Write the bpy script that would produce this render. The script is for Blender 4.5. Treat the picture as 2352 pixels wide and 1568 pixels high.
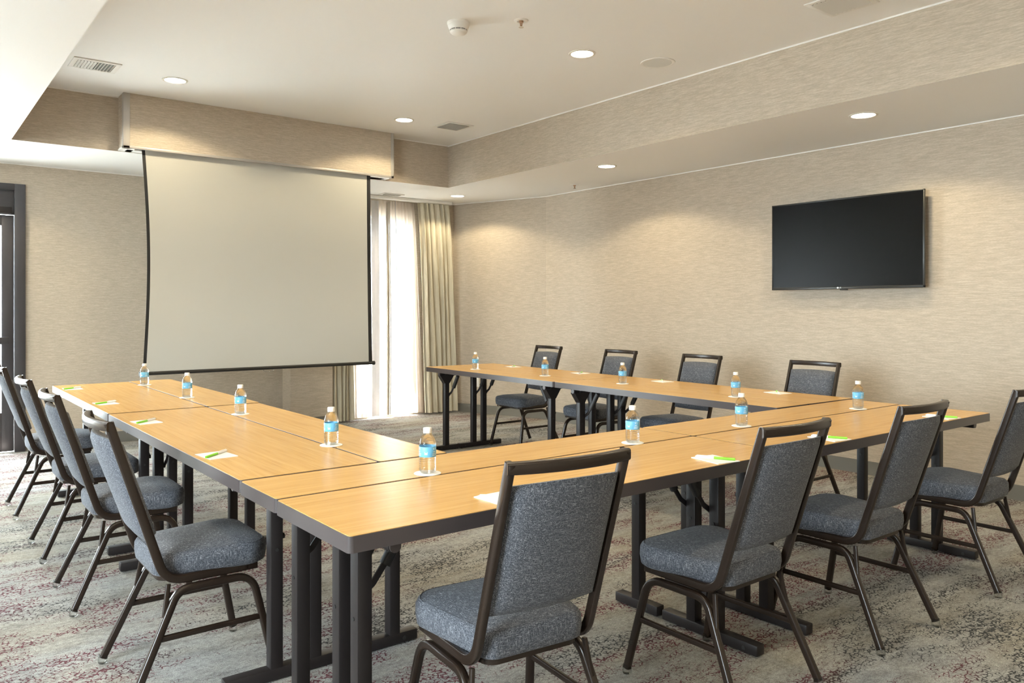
import bpy, bmesh, math, random
from mathutils import Vector, Matrix
random.seed(7)
for o in list(bpy.data.objects):
    bpy.data.objects.remove(o, do_unlink=True)
SC = bpy.context.scene
COL = SC.collection
R = math.radians
PI = math.pi

# ------------------------------------------------------------------ camera
CAM_H = 1.31
cam_d = bpy.data.cameras.new('camera')
cam = bpy.data.objects.new('camera', cam_d)
COL.objects.link(cam)
cam.location = (0, 0, CAM_H)
cam.rotation_euler = (R(90), 0, R(-37.85))
cam_d.sensor_width = 36
cam_d.lens = 1822 / 2352 * 36
cam_d.shift_y = -78 / 2352
cam_d.clip_start = 0.02
SC.camera = cam

# ------------------------------------------------------------------ world, exposure
W = bpy.data.worlds.new('sky')
SC.world = W
W.use_nodes = True
bg = W.node_tree.nodes['Background']
bg.inputs[0].default_value = (0.83, 0.93, 1.0, 1)
bg.inputs[1].default_value = 33.0
SC.view_settings.view_transform = 'Standard'
SC.view_settings.look = 'None'
SC.view_settings.gamma = 1
SC.view_settings.exposure = 0.54
SC.view_settings.use_curve_mapping = False
LAMP_W = 40.0            # watts of each ceiling downlight
LAMP_COL = (1.0, 0.84, 0.55)

def portal(loc, rot, sx, sy):
    d = bpy.data.lights.new('daylight_portal', 'AREA')
    d.shape = 'RECTANGLE'; d.size = sx; d.size_y = sy
    d.cycles.is_portal = True
    o = bpy.data.objects.new('daylight_portal', d); COL.objects.link(o)
    o.location = loc; o.rotation_euler = rot
portal((-.78, 8.60, 1.25), (R(-90), 0, 0), 3.3, 2.2)       # glazed door and its added side glazing
portal((4.63, 8.66, 1.22), (R(-90), 0, 0), 0.74, 2.3)    # sliding window
portal((-2.75, 1.35, 1.45), (0, R(-90), 0), 1.7, 2.1)       # unseen window added in the left wall

sun_d = bpy.data.lights.new('sun', 'SUN'); sun_d.energy = 95; sun_d.angle = R(.6); sun_d.color = (1, .97, .92)
sun = bpy.data.objects.new('sun', sun_d); COL.objects.link(sun)
sun.rotation_euler = Vector((.10, -.20, -.97)).to_track_quat('-Z', 'Y').to_euler()

# ------------------------------------------------------------------ helpers
def tag(o, label=None, cat=None, group=None, kind=None):
    if label: o['label'] = label
    if cat: o['category'] = cat
    if group: o['group'] = group
    if kind: o['kind'] = kind
    return o

def empty(name, loc=(0, 0, 0), rz=0, label=None, cat=None, group=None):
    o = bpy.data.objects.new(name, None); COL.objects.link(o)
    o.location = loc; o.rotation_euler = (0, 0, rz); o.empty_display_size = .1
    return tag(o, label, cat, group)

def obj(name, bm, mat, parent=None, smooth=None):
    me = bpy.data.meshes.new(name)
    bmesh.ops.recalc_face_normals(bm, faces=bm.faces[:])
    bm.to_mesh(me); bm.free()
    for m in (mat if isinstance(mat, (list, tuple)) else [mat]):
        me.materials.append(m)
    if smooth is not None:
        for p in me.polygons: p.use_smooth = True
        me.set_sharp_from_angle(angle=R(smooth))
    o = bpy.data.objects.new(name, me); COL.objects.link(o)
    if parent: o.parent = parent
    return o

def copy_tree(o, parent=None):
    c = o.copy(); COL.objects.link(c); c.parent = parent
    for ch in list(o.children): copy_tree(ch, c)
    return c

def box(bm, x0, x1, y0, y1, z0, z1, bev=0, seg=2, mat=0):
    b = bmesh.new()
    vs = [b.verts.new((x, y, z)) for z in (z0, z1) for y in (y0, y1) for x in (x0, x1)]
    for f in ((0, 2, 3, 1), (4, 5, 7, 6), (0, 1, 5, 4), (2, 6, 7, 3), (0, 4, 6, 2), (1, 3, 7, 5)):
        b.faces.new([vs[i] for i in f])
    if bev:
        bmesh.ops.bevel(b, geom=b.edges[:], offset=bev, segments=seg, profile=.5, affect='EDGES')
    for f in b.faces: f.material_index = mat
    merge(bm, b)
    return bm

def merge(bm, b, M=None):
    mp = {}
    for v in b.verts: mp[v] = bm.verts.new(M @ v.co if M else v.co)
    for f in b.faces:
        try:
            nf = bm.faces.new([mp[v] for v in f.verts]); nf.material_index = f.material_index
        except ValueError: pass
    b.free()

def fillet(pts, rads, n=6):
    """polyline with rounded corners; rads per inner point"""
    P = [Vector(p) for p in pts]; out = [P[0]]
    for i in range(1, len(P) - 1):
        r = rads[i - 1] if isinstance(rads, (list, tuple)) else rads
        if not r: out.append(P[i]); continue
        a = (P[i - 1] - P[i]).normalized(); b = (P[i + 1] - P[i]).normalized()
        ang = a.angle(b); t = min(r / math.tan(ang / 2), .49 * (P[i - 1] - P[i]).length, .49 * (P[i + 1] - P[i]).length)
        p0 = P[i] + a * t; p1 = P[i] + b * t
        for k in range(n + 1):
            u = k / n
            out.append(p0 * (1 - u) ** 2 + P[i] * 2 * u * (1 - u) + p1 * u * u)
    out.append(P[-1])
    return out

def sweep(bm, path, w, h, binormal, rnd=.3, segc=3, caps=True):
    """rounded-rectangle tube: w across binormal, h across the in-plane normal"""
    path = [Vector(p) for p in path]; bn = Vector(binormal).normalized()
    r = rnd * min(w, h); prof = []
    for cx, cy, a0 in ((w/2 - r, h/2 - r, 0), (-w/2 + r, h/2 - r, 90), (-w/2 + r, -h/2 + r, 180), (w/2 - r, -h/2 + r, 270)):
        for k in range(segc + 1):
            a = R(a0 + 90 * k / segc); prof.append((cx + r * math.cos(a), cy + r * math.sin(a)))
    rings = []
    for i, p in enumerate(path):
        if i == 0: t = path[1] - p
        elif i == len(path) - 1: t = p - path[i - 1]
        else: t = (path[i + 1] - p).normalized() + (p - path[i - 1]).normalized()
        t.normalize(); nrm = t.cross(bn).normalized(); b2 = nrm.cross(t).normalized()
        rings.append([bm.verts.new(p + b2 * u + nrm * v) for u, v in prof])
    n = len(prof)
    for a, b in zip(rings, rings[1:]):
        for k in range(n): bm.faces.new((a[k], a[(k + 1) % n], b[(k + 1) % n], b[k]))
    if caps:
        bm.faces.new(rings[0][::-1]); bm.faces.new(rings[-1])
    return bm

def rod(bm, p0, p1, r, n=12):
    p0 = Vector(p0); p1 = Vector(p1); d = (p1 - p0).normalized()
    a = d.orthogonal().normalized(); b = d.cross(a)
    rs = [[bm.verts.new(p + (a * math.cos(2*PI*k/n) + b * math.sin(2*PI*k/n)) * r) for k in range(n)] for p in (p0, p1)]
    for k in range(n): bm.faces.new((rs[0][k], rs[0][(k+1) % n], rs[1][(k+1) % n], rs[1][k]))
    bm.faces.new(rs[0][::-1]); bm.faces.new(rs[1])
    return bm

def lathe(bm, prof, n=24, cap=True, axis='z', c=(0, 0, 0)):
    c = Vector(c); rings = []
    for r, z in prof:
        rings.append([bm.verts.new(c + Vector((r * math.cos(2*PI*k/n), r * math.sin(2*PI*k/n), z))) for k in range(n)])
    for a, b in zip(rings, rings[1:]):
        for k in range(n): bm.faces.new((a[k], a[(k+1) % n], b[(k+1) % n], b[k]))
    if cap:
        bm.faces.new(rings[0][::-1]); bm.faces.new(rings[-1])
    return bm

def thicken(bm, rows, t):
    """closed thin sheet from a grid of verts, thickened towards +y"""
    back = [[bm.verts.new(v.co + Vector((0, t, 0))) for v in r] for r in rows]
    nj, ni = len(rows) - 1, len(rows[0]) - 1
    for G, flip in ((rows, 0), (back, 1)):
        for j in range(nj):
            for i in range(ni):
                q = (G[j][i], G[j][i+1], G[j+1][i+1], G[j+1][i]); bm.faces.new(q[::-1] if flip else q)
    for j in range(nj):
        for i in (0, ni): bm.faces.new((rows[j][i], rows[j+1][i], back[j+1][i], back[j][i]))
    for i in range(ni):
        for j in (0, nj): bm.faces.new((rows[j][i], rows[j][i+1], back[j][i+1], back[j][i]))

def quad(bm, *pts, mat=0):
    f = bm.faces.new([bm.verts.new(p) for p in pts]); f.material_index = mat
    return bm

# ------------------------------------------------------------------ materials
def mat(name, col=(.8, .8, .8), rough=.5, metal=0, spec=.5, emit=None, es=0):
    m = bpy.data.materials.new(name); m.use_nodes = True
    b = m.node_tree.nodes['Principled BSDF']
    b.inputs['Base Color'].default_value = (*col, 1)
    b.inputs['Roughness'].default_value = rough
    b.inputs['Metallic'].default_value = metal
    b.inputs['Specular IOR Level'].default_value = spec
    if emit:
        b.inputs['Emission Color'].default_value = (*emit, 1); b.inputs['Emission Strength'].default_value = es
    return m

class NT:
    def __init__(s, m): s.t = m.node_tree; s.b = s.t.nodes['Principled BSDF']
    def n(s, typ, **kw):
        x = s.t.nodes.new(typ)
        for k, v in kw.items():
            if hasattr(x, k): setattr(x, k, v)
            else: x.inputs[k].default_value = v
        return x
    def l(s, a, b): s.t.links.new(a, b)
    def coords(s, scale, kind='Object'):
        tc = s.n('ShaderNodeTexCoord'); mp = s.n('ShaderNodeMapping'); mp.inputs['Scale'].default_value = scale
        s.l(tc.outputs[kind], mp.inputs[0]); return mp.outputs[0]
    def noise(s, scale_v, detail=2, rough=.5, kind='Object', dist=0):
        x = s.n('ShaderNodeTexNoise'); x.inputs['Scale'].default_value = 1; x.inputs['Detail'].default_value = detail
        x.inputs['Roughness'].default_value = rough; x.inputs['Distortion'].default_value = dist
        s.l(s.coords(scale_v, kind), x.inputs['Vector']); return x.outputs['Fac']
    def ramp(s, fac, stops, interp='LINEAR'):
        x = s.n('ShaderNodeValToRGB'); cr = x.color_ramp; cr.interpolation = interp
        while len(cr.elements) < len(stops): cr.elements.new(.5)
        for e, (p, c) in zip(cr.elements, stops):
            e.position = p; e.color = (*c, 1) if len(c) == 3 else c
        s.l(fac, x.inputs[0]); return x.outputs[0]
    def mix(s, fac, a, b, typ='MIX'):
        x = s.n('ShaderNodeMix', data_type='RGBA', blend_type=typ)
        for sock, v in ((x.inputs[0], fac), (x.inputs[6], a), (x.inputs[7], b)):
            if hasattr(v, 'is_linked'): s.l(v, sock)
            else: sock.default_value = v if not isinstance(v, tuple) or len(v) == 4 else (*v, 1)
        return x.outputs[2]
    def math(s, op, a, b=0.0, clamp=False):
        x = s.n('ShaderNodeMath', operation=op); x.use_clamp = clamp
        for sock, v in zip(x.inputs, (a, b)):
            if hasattr(v, 'is_linked'): s.l(v, sock)
            else: sock.default_value = v
        return x.outputs[0]
    def bump(s, h, strength=.3, dist=.002):
        x = s.n('ShaderNodeBump'); x.inputs['Strength'].default_value = strength; x.inputs['Distance'].default_value = dist
        s.l(h, x.inputs['Height']); s.l(x.outputs[0], s.b.inputs['Normal'])
    def base(s, c): s.l(c, s.b.inputs['Base Color'])

def wallpaper():
    m = mat('woven_wallpaper', rough=.75, spec=.2); t = NT(m)
    a = t.noise((11, 11, 120), 3, .6); b = t.noise((60, 60, 330), 2, .5); c = t.noise((1.2, 1.2, 3), 2)
    f = t.math('ADD', t.math('MULTIPLY', a, .62), t.math('MULTIPLY', b, .38))
    col = t.ramp(f, [(.34, (.405, .347, .277)), (.5, (.475, .41, .332)), (.66, (.575, .505, .415))])
    col = t.mix(t.math('MULTIPLY', c, .12), col, (.5, .435, .355))
    t.base(col); t.bump(f, .15, .002); return m

def carpet():
    m = mat('patterned_carpet', rough=.95, spec=.1); t = NT(m)
    pile = t.noise((210, 210, 210), 3, .7)
    streak = t.noise((1.6, 5.0, 1), 6, .62)                  # where dark yarn gathers
    tone = t.noise((4.5, 13, 1), 9, .78)                     # mottled grey ground
    beige = t.noise((.5, 1.3, 1), 4, .6)
    base = t.ramp(tone, [(.30, (.21, .21, .205)), (.45, (.33, .328, .318)), (.56, (.41, .408, .395)), (.70, (.30, .288, .265))])
    warm = t.ramp(tone, [(.30, (.22, .195, .15)), (.5, (.34, .31, .25)), (.70, (.41, .385, .325))])
    base = t.mix(t.ramp(beige, [(.42, (0, 0, 0)), (.60, (.8, .8, .8))]), base, warm)
    # dark yarn shows as a broken network between pale tufts
    tc = t.n('ShaderNodeTexCoord'); wn = t.n('ShaderNodeTexNoise'); wn.inputs['Scale'].default_value = 38; wn.inputs['Detail'].default_value = 2
    t.l(tc.outputs['Object'], wn.inputs['Vector'])
    wob = t.mix(.022, tc.outputs['Object'], wn.outputs['Color'], 'ADD')
    mp = t.n('ShaderNodeMapping'); mp.inputs['Scale'].default_value = (50, 66, 1); t.l(wob, mp.inputs[0])
    vo = t.n('ShaderNodeTexVoronoi', feature='DISTANCE_TO_EDGE'); vo.inputs['Scale'].default_value = 1; vo.voronoi_dimensions = '2D'; t.l(mp.outputs[0], vo.inputs['Vector'])
    wide = t.ramp(streak, [(.42, (0, 0, 0)), (.50, (.11, .11, .11)), (.60, (.23, .23, .23)), (.72, (.29, .29, .29))])
    brk = t.noise((34, 44, 1), 2, .5)
    wide = t.math('MULTIPLY', wide, t.ramp(brk, [(.36, (0, 0, 0)), (.56, (1.25, 1.25, 1.25))]))
    msk = t.math('MULTIPLY', t.math('SUBTRACT', wide, vo.outputs['Distance']), 14, True)
    which = t.noise((.7, 2.2, 1), 3, .5)
    spc = t.ramp(which, [(.44, (.04, .042, .045)), (.52, (.115, .020, .034))])
    col = t.mix(t.math('MULTIPLY', msk, .9), base, spc)
    mott = t.noise((46, 60, 1), 4, .7)
    col = t.mix(.8, col, t.ramp(mott, [(.32, (.62, .62, .62)), (.5, (1, 1, 1)), (.68, (1.28, 1.28, 1.28))]), 'MULTIPLY')
    col = t.mix(.85, col, t.ramp(pile, [(.3, (.45, .45, .45)), (.7, (1.3, 1.3, 1.3))]), 'MULTIPLY')
    t.base(col); t.bump(pile, .7, .004); return m

def wood():
    m = mat('maple_laminate', rough=.27, spec=.5); t = NT(m)
    a = t.noise((2.2, 60, 1), 4, .6, dist=.3); b = t.noise((6, 260, 1), 2, .5); c = t.noise((.8, 5, 1), 2)
    f = t.math('ADD', t.math('MULTIPLY', a, .6), t.math('MULTIPLY', b, .4))
    col = t.ramp(f, [(.34, (.50, .255, .062)), (.5, (.60, .34, .092)), (.66, (.67, .405, .125))])
    col = t.mix(t.math('MULTIPLY', c, .2), col, (.60, .34, .12))
    t.base(col); t.b.inputs['Coat Weight'].default_value = .0; return m

def fabric():
    m = mat('tweed_fabric', rough=.92, spec=.15); t = NT(m)
    tx = t.noise((55, 620, 620), 2, .6); ty = t.noise((620, 55, 620), 2, .6); tz = t.noise((620, 620, 55), 2, .6)
    f = t.math('MAXIMUM', t.math('MAXIMUM', tx, ty), tz)
    col = t.ramp(f, [(.46, (.026, .029, .037)), (.57, (.072, .078, .093)), (.65, (.175, .182, .205)), (.77, (.48, .49, .52))])
    t.base(col); t.bump(f, .25, .001)
    t.b.inputs['Sheen Weight'].default_value = .1; return m

def paint(name, col, rough=.6):
    m = mat(name, col, rough, spec=.3); t = NT(m)
    t.bump(t.noise((180, 180, 180), 2), .05, .001); return m

def sheer(name='sheer_voile', k=.30, half=.5, dc=(.82, .74, .66), tc=(.86, .80, .74)):
    m = bpy.data.materials.new(name); m.use_nodes = True
    nt = m.node_tree; out = nt.nodes['Material Output']; nt.nodes.remove(nt.nodes['Principled BSDF'])
    d = nt.nodes.new('ShaderNodeBsdfDiffuse'); d.inputs[0].default_value = (*dc, 1)
    tl = nt.nodes.new('ShaderNodeBsdfTranslucent'); tl.inputs[0].default_value = (*tc, 1)
    tr = nt.nodes.new('ShaderNodeBsdfTransparent')
    a = nt.nodes.new('ShaderNodeMixShader'); a.inputs[0].default_value = half
    b = nt.nodes.new('ShaderNodeMixShader'); b.inputs[0].default_value = k
    L = nt.links.new
    L(d.outputs[0], a.inputs[1]); L(tl.outputs[0], a.inputs[2]); L(a.outputs[0], b.inputs[1]); L(tr.outputs[0], b.inputs[2]); L(b.outputs[0], out.inputs[0])
    return m

def drape():
    m = mat('drape_cloth', rough=.9, spec=.15); t = NT(m)
    a = t.noise((40, 40, 2), 3, .6); b = t.noise((300, 300, 260), 2)
    t.base(t.ramp(t.math('ADD', t.math('MULTIPLY', a, .7), t.math('MULTIPLY', b, .3)), [(.35, (.43, .39, .30)), (.65, (.64, .595, .48))])); return m

def clear(name, tint, ior, k):
    m = bpy.data.materials.new(name); m.use_nodes = True
    nt = m.node_tree; out = nt.nodes['Material Output']; nt.nodes.remove(nt.nodes['Principled BSDF'])
    g = nt.nodes.new('ShaderNodeBsdfGlass'); g.inputs['Color'].default_value = (*tint, 1); g.inputs['IOR'].default_value = ior; g.inputs['Roughness'].default_value = .02
    tr = nt.nodes.new('ShaderNodeBsdfTransparent'); tr.inputs[0].default_value = (*tint, 1)
    mx = nt.nodes.new('ShaderNodeMixShader'); mx.inputs[0].default_value = k
    nt.links.new(g.outputs[0], mx.inputs[1]); nt.links.new(tr.outputs[0], mx.inputs[2]); nt.links.new(mx.outputs[0], out.inputs[0])
    return m

def pane():
    m = bpy.data.materials.new('window_glass'); m.use_nodes = True
    nt = m.node_tree; out = nt.nodes['Material Output']; nt.nodes.remove(nt.nodes['Principled BSDF'])
    g = nt.nodes.new('ShaderNodeBsdfGlossy'); g.inputs['Roughness'].default_value = .02
    tr = nt.nodes.new('ShaderNodeBsdfTransparent'); tr.inputs[0].default_value = (.97, .985, .98, 1)
    mx = nt.nodes.new('ShaderNodeMixShader'); mx.inputs[0].default_value = .04
    nt.links.new(tr.outputs[0], mx.inputs[1]); nt.links.new(g.outputs[0], mx.inputs[2]); nt.links.new(mx.outputs[0], out.inputs[0])
    return m

M = dict(
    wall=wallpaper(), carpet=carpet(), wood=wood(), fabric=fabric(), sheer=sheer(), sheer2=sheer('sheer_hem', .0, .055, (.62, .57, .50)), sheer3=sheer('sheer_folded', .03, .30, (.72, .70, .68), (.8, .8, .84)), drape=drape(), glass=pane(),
    ceil=paint('ceiling_paint', (.86, .858, .845)), white=mat('white_plastic', (.82, .81, .78), .4), trimwhite=mat('white_trim', (.84, .83, .80), .5),
    alum=mat('aluminium_trim', (.42, .40, .375), .4, .25), base=paint('rubber_baseboard', (.17, .165, .145), .6),
    edge=mat('tee_moulding', (.060, .049, .049), .30), leg=mat('powder_coat_umber', (.018, .0145, .0145), .42, spec=.3), legdark=mat('black_rubber', (.018, .017, .017), .5),
    frame=mat('bronze_frame', (.020, .012, .008), .27, .1), chrome=mat('chrome', (.8, .8, .8), .15, 1), glide=clear('clear_glide', (.95, .97, .97), 1.4, .4),
    screen=mat('screen_fabric', (.53, .52, .475), .85, spec=.15), black=mat('black_border', (.012, .012, .012), .6), barblack=mat('black_bar', (.014, .013, .012), .4),
    tvbez=mat('tv_bezel', (.015, .015, .014), .3), tvscr=mat('tv_panel', (.0012, .0012, .0014), .30, spec=.13), dark=mat('dark_cavity', (.03, .028, .026), .8), duct=mat('duct_grey', (.16, .155, .145), .8),
    door=mat('bronze_door_metal', (.045, .042, .046), .4, .2), card=mat('note_card', (.84, .83, .79), .7), green=mat('lime_plastic', (.22, .62, .02), .35),
    label=mat('blue_label', (.13, .42, .68), .45), lwhite=mat('label_print', (.75, .82, .86), .5), bottle=clear('water_bottle', (.97, .985, .99), 1.33, .5),
    lens=mat('lamp_lens', (1, 1, 1), .5, emit=(1, .93, .78), es=14), grille=mat('speaker_grille', (.70, .705, .68), .7), ring=mat('light_trim_ring', (.70, .68, .62), .35),
    brass=mat('brass_sprinkler', (.50, .33, .22), .35, .6), dull_ground=mat('dull_paving', (.16, .157, .148), .9), outside=mat('pale_concrete', (.40, .40, .385), .8), rail=mat('grey_rail', (.35, .36, .37), .6),
)
WP = M['wall']

# ------------------------------------------------------------------ room shell
XL, XR, YF, YB = -2.6, 6.03, -1.8, 8.46
ZL, ZH = 2.616, 3.07
TX0, TX1, TY0, TY1 = .71, 4.76, -.6, 7.26       # raised tray
WT = .2
def struct(name, bm, m, parent=None, smooth=None):
    o = obj(name, bm, m, parent, smooth)
    o['kind'] = 'structure'
    return o

struct('floor', box(bmesh.new(), XL - WT, XR + .3, YF - WT, YB + .3, -.12, 0), M['carpet'])
struct('ceiling', box(bmesh.new(), TX0 - .1, TX1 + .1, TY0 - .1, TY1 + .1, ZH, ZH + .1), M['ceil'])
def bulkhead(name, x0, x1, y0, y1):
    bm = bmesh.new(); box(bm, x0, x1, y0, y1, ZL, ZH + .1)
    bm.normal_update()
    for f in bm.faces: f.material_index = 1 if f.normal.z < -.5 or f.normal.z > .5 else 0
    struct(name, bm, [WP, M['ceil']])
bulkhead('wall_bulkhead_right', TX1, XR + .3, YF - WT, YB + .4)
bulkhead('wall_bulkhead_left', XL - WT, TX0, YF - WT, YB + .4)
bulkhead('wall_bulkhead_back', TX0, TX1, TY1, YB + .4)
bulkhead('wall_bulkhead_front', TX0, TX1, YF - WT, TY0)
# right wall with its angled end near the window corner
KX, KY, CXX = 6.03, 7.11, 5.57
bm = bmesh.new()
pl = [(XR, YF), (KX, KY), (CXX, YB + .2), (XR + .3, YB + .2), (XR + .3, YF)]
lo = [bm.verts.new((*p, 0)) for p in pl]; hi = [bm.verts.new((*p, ZL)) for p in pl]
for i in range(5): bm.faces.new((lo[i], lo[(i+1) % 5], hi[(i+1) % 5], hi[i]))
bm.faces.new(lo[::-1]); bm.faces.new(hi)
struct('wall_right', bm, WP)
# back wall: pieces round the door and the window, and the shallow pier
DX0, DX1, DZ = -2.5, .936, 2.43
WX0, WX1, WZ0, WZ1 = 4.26, 5.0, .06, 2.38
bm = bmesh.new()
box(bm, XL, DX0, YB, YB + WT, 0, ZL); box(bm, DX0, DX1, YB, YB + WT, DZ, ZL); box(bm, DX1, WX0, YB, YB + WT, 0, ZL)
box(bm, WX0, WX1, YB, YB + WT, WZ1, ZL); box(bm, WX0, WX1, YB, YB + WT, 0, WZ0); box(bm, WX1, CXX + .1, YB, YB + WT, 0, ZL)
struct('wall_back', bm, WP)
struct('wall_pier', box(bmesh.new(), 3.37, 3.86, 8.235, YB, 0, ZL), WP)
# left wall (out of view, with an added window opening), front wall behind the camera
LZ0, LZ1 = .4, 2.3
LY0, LY1, LW0, LW1 = .3, 2.4, .6, 2.3
bm = bmesh.new()
box(bm, XL - WT, XL, YF, LY0, 0, ZL); box(bm, XL - WT, XL, LY1, YB + WT, 0, ZL)
box(bm, XL - WT, XL, LY0, LY1, 0, LW0); box(bm, XL - WT, XL, LY0, LY1, LW1, ZL)
struct('wall_left', bm, WP)
struct('wall_front', box(bmesh.new(), XL - WT, XR + .3, YF - WT, YF, 0, ZL), WP)
# baseboards
def strip(bm, p, q, h, t, z0=0):
    p = Vector((*p, 0)); q = Vector((*q, 0)); d = (q - p).normalized(); n = Vector((-d.y, d.x, 0)) * t
    b = bmesh.new(); v = [b.verts.new((c.x, c.y, z)) for z in (z0, z0 + h) for c in (p, q, q + n, p + n)]
    for f in ((3, 2, 1, 0), (4, 5, 6, 7), (0, 1, 5, 4), (1, 2, 6, 5), (2, 3, 7, 6), (3, 0, 4, 7)): b.faces.new([v[i] for i in f])
    merge(bm, b)
bm = bmesh.new(); strip(bm, (XR, YF), (KX, KY), .105, .012); strip(bm, (KX, KY), (CXX, YB), .105, .012); struct('baseboard_right', bm, M['base'])
bm = bmesh.new(); strip(bm, (3.37, YB), (DX1 + .01, YB), .105, .012); strip(bm, (3.86, 8.235), (3.37, 8.235), .105, .012); strip(bm, (DX0, YB), (XL, YB), .105, .012); struct('baseboard_back', bm, M['base'])
bm = bmesh.new(); strip(bm, (XL, YB), (XL, YF), .105, .012); struct('baseboard_left', bm, M['base'])
# thin white reveal lines where wallpaper meets ceiling
bm = bmesh.new(); strip(bm, (XR, YF), (KX, KY), .008, .006, ZL - .008); strip(bm, (KX, KY), (CXX, YB), .008, .006, ZL - .008); struct('trim_1', bm, M['trimwhite'])
bm = bmesh.new(); strip(bm, (TX1, TY0), (TX1, TY1), .010, .006, ZH - .010); struct('trim_2', bm, M['trimwhite'])
bm = bmesh.new(); strip(bm, (TX1, TY1), (TX0, TY1), .008, .006, ZH - .008); struct('trim_3', bm, M['trimwhite'])
bm = bmesh.new(); strip(bm, (WX0, YB), (XL, YB), .008, .006, ZL - .008); struct('trim_4', bm, M['trimwhite'])

# glazed double door at the left of the back wall, with added glazing beside it
d = empty('door_1', (0, YB, 0)); d['kind'] = 'structure'
bm = bmesh.new()
box(bm, DX1 - .085, DX1, -.035, .12, 0, DZ, .004); box(bm, DX0, DX0 + .085, -.035, .12, 0, DZ, .004)
box(bm, DX0 + .084, DX1 - .084, -.034, .119, DZ - .06, DZ, .004)
obj('door_frame', bm, M['door'], d, 30)
obj('transom_panel', box(bmesh.new(), DX0 + .086, DX1 - .086, .0, .05, 2.15, DZ - .061, .003), M['door'], d)
for x0, x1, hx in ((-.005, DX1 - .088, 1), (-.862, -.010, 1), (-1.715, -.867, 0), (DX0 + .088, -1.720, 0)):  # last two leaves: unseen side glazing, added to widen the daylight
    lf = obj('door_or_added_leaf', box(box(box(box(bmesh.new(), x0, x0 + .095, 0, .045, .01, 2.145, .003), x1 - .095, x1, 0, .045, .01, 2.145, .003),
             x0 + .09, x1 - .09, 0, .045, 2.05, 2.145, .003), x0 + .09, x1 - .09, 0, .045, .01, .36, .003), M['door'], d, 30)
    obj('glass_pane', box(bmesh.new(), x0 + .09, x1 - .09, .018, .026, .35, 2.06), M['glass'], lf)
    if not hx: continue
    bm = bmesh.new(); box(bm, x0 + .05, x1 - .04, -.085, -.045, .98, 1.045, .006); box(bm, x0 + .05, x0 + .09, -.05, 0, .985, 1.04); box(bm, x1 - .08, x1 - .04, -.05, 0, .985, 1.04)
    obj('push_bar', bm, M['door'], lf, 30)
    bm = bmesh.new(); box(bm, x1 - .32, x1 - .02, -.06, 0, 2.155, 2.215, .004); obj('door_closer', bm, M['leg'], lf, 30)
# sliding window behind the sheers
w = empty('window_1', (0, YB, 0)); w['kind'] = 'structure'
bm = bmesh.new()
for x in (WX0, (WX0 + WX1) / 2 - .03, WX1 - .06): box(bm, x, x + .06, .08, .15, WZ0, WZ1, .003)
box(bm, WX0, WX1, .08, .15, WZ0, WZ0 + .06, .003); box(bm, WX0, WX1, .08, .15, WZ1 - .06, WZ1, .003)
obj('window_frame', bm, M['alum'], w)
for x in (WX0 + .03, (WX0 + WX1) / 2): obj('glass_pane', box(bmesh.new(), x, x + .345, .11, .118, WZ0 + .03, WZ1 - .03), M['glass'], w)
w = empty('window_added', (XL, 0, 0)); w['kind'] = 'structure'  # out-of-view window, added to bring daylight in from the left
bm = bmesh.new()
for y in (LY0, LY1 - .06): box(bm, -.13, -.07, y, y + .06, LW0, LW1, .003)
box(bm, -.13, -.07, LY0, LY1, LW0, LW0 + .06, .003); box(bm, -.13, -.07, LY0, LY1, LW1 - .06, LW1, .003)
obj('window_frame', bm, M['door'], w)
obj('glass_pane', box(bmesh.new(), -.104, -.096, LY0 + .03, LY1 - .03, LW0 + .03, LW1 - .03), M['glass'], w)
# outdoors: pale terrace and its railing, seen washed out through the glass
struct('ground', box(bmesh.new(), -14, 20, YB + .32, 24, -.3, -.05), M['outside'])
struct('ground.001', box(bmesh.new(), -16, XL - WT - .02, -14, YB + .3, -.3, -.05), M['dull_ground'])  # unseen ground by the added window, kept dull to limit bounced light
rl = empty('terrace_railing', (0, 10.1, -.05), 0, 'grey terrace railing outside, faint behind the sheer curtains', 'railing')
obj('top_rail', box(bmesh.new(), 2.5, 9, -.03, .03, .92, .98, .005), M['rail'], rl)
obj('bottom_rail', box(bmesh.new(), 2.5, 9, -.02, .02, .08, .12, .005), M['rail'], rl)
for k in range(6): obj('railing_post', box(bmesh.new(), 2.5 + k * 1.28, 2.56 + k * 1.28, -.03, .03, 0, .93, .004), M['rail'], rl)

# ------------------------------------------------------------------ projector screen and its wallpapered housing
h = empty('screen_housing', (0, TY1, ZL), 0, 'wallpapered box housing on the bulkhead with aluminium edges above the projector screen', 'screen housing')
HX0, HX1, HY0, HZ1 = 1.467, 3.976, -.20, ZH - ZL
bm = bmesh.new(); box(bm, HX0 + .004, HX1 - .004, HY0 + .006, -.001, .016, HZ1 - .001)
obj('housing_body', bm, WP, h)
for x0, x1 in ((HX0, HX0 + .052), (HX1 - .032, HX1)):
    obj('edge_trim', box(bmesh.new(), x0, x1, HY0, HY0 + .05, .0, HZ1 - .002, .003), M['alum'], h, 30)
obj('bottom_trim', box(bmesh.new(), HX0, HX1, HY0, HY0 + .022, .0, .022, .003), M['alum'], h, 30)
obj('bottom_panel', box(box(bmesh.new(), HX0 + .05, HX1 - .05, HY0 + .10, -.001, .004, .016), HX0 + .0, HX0 + .10, HY0 + .02, -.001, .004, .016), M['trimwhite'], h)
obj('bottom_panel', box(bmesh.new(), HX1 - .22, HX1, HY0 + .02, -.001, .004, .016), M['trimwhite'], h)
obj('slot', box(bmesh.new(), HX0 + .10, HX1 - .22, HY0 + .021, HY0 + .10, .012, .02), M['dark'], h)
SY = TY1 - .145
s = empty('projector_screen', (0, SY, 0), 0, 'large pulled-down projector screen with black side borders hanging from the wallpapered housing', 'projector screen')
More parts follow.
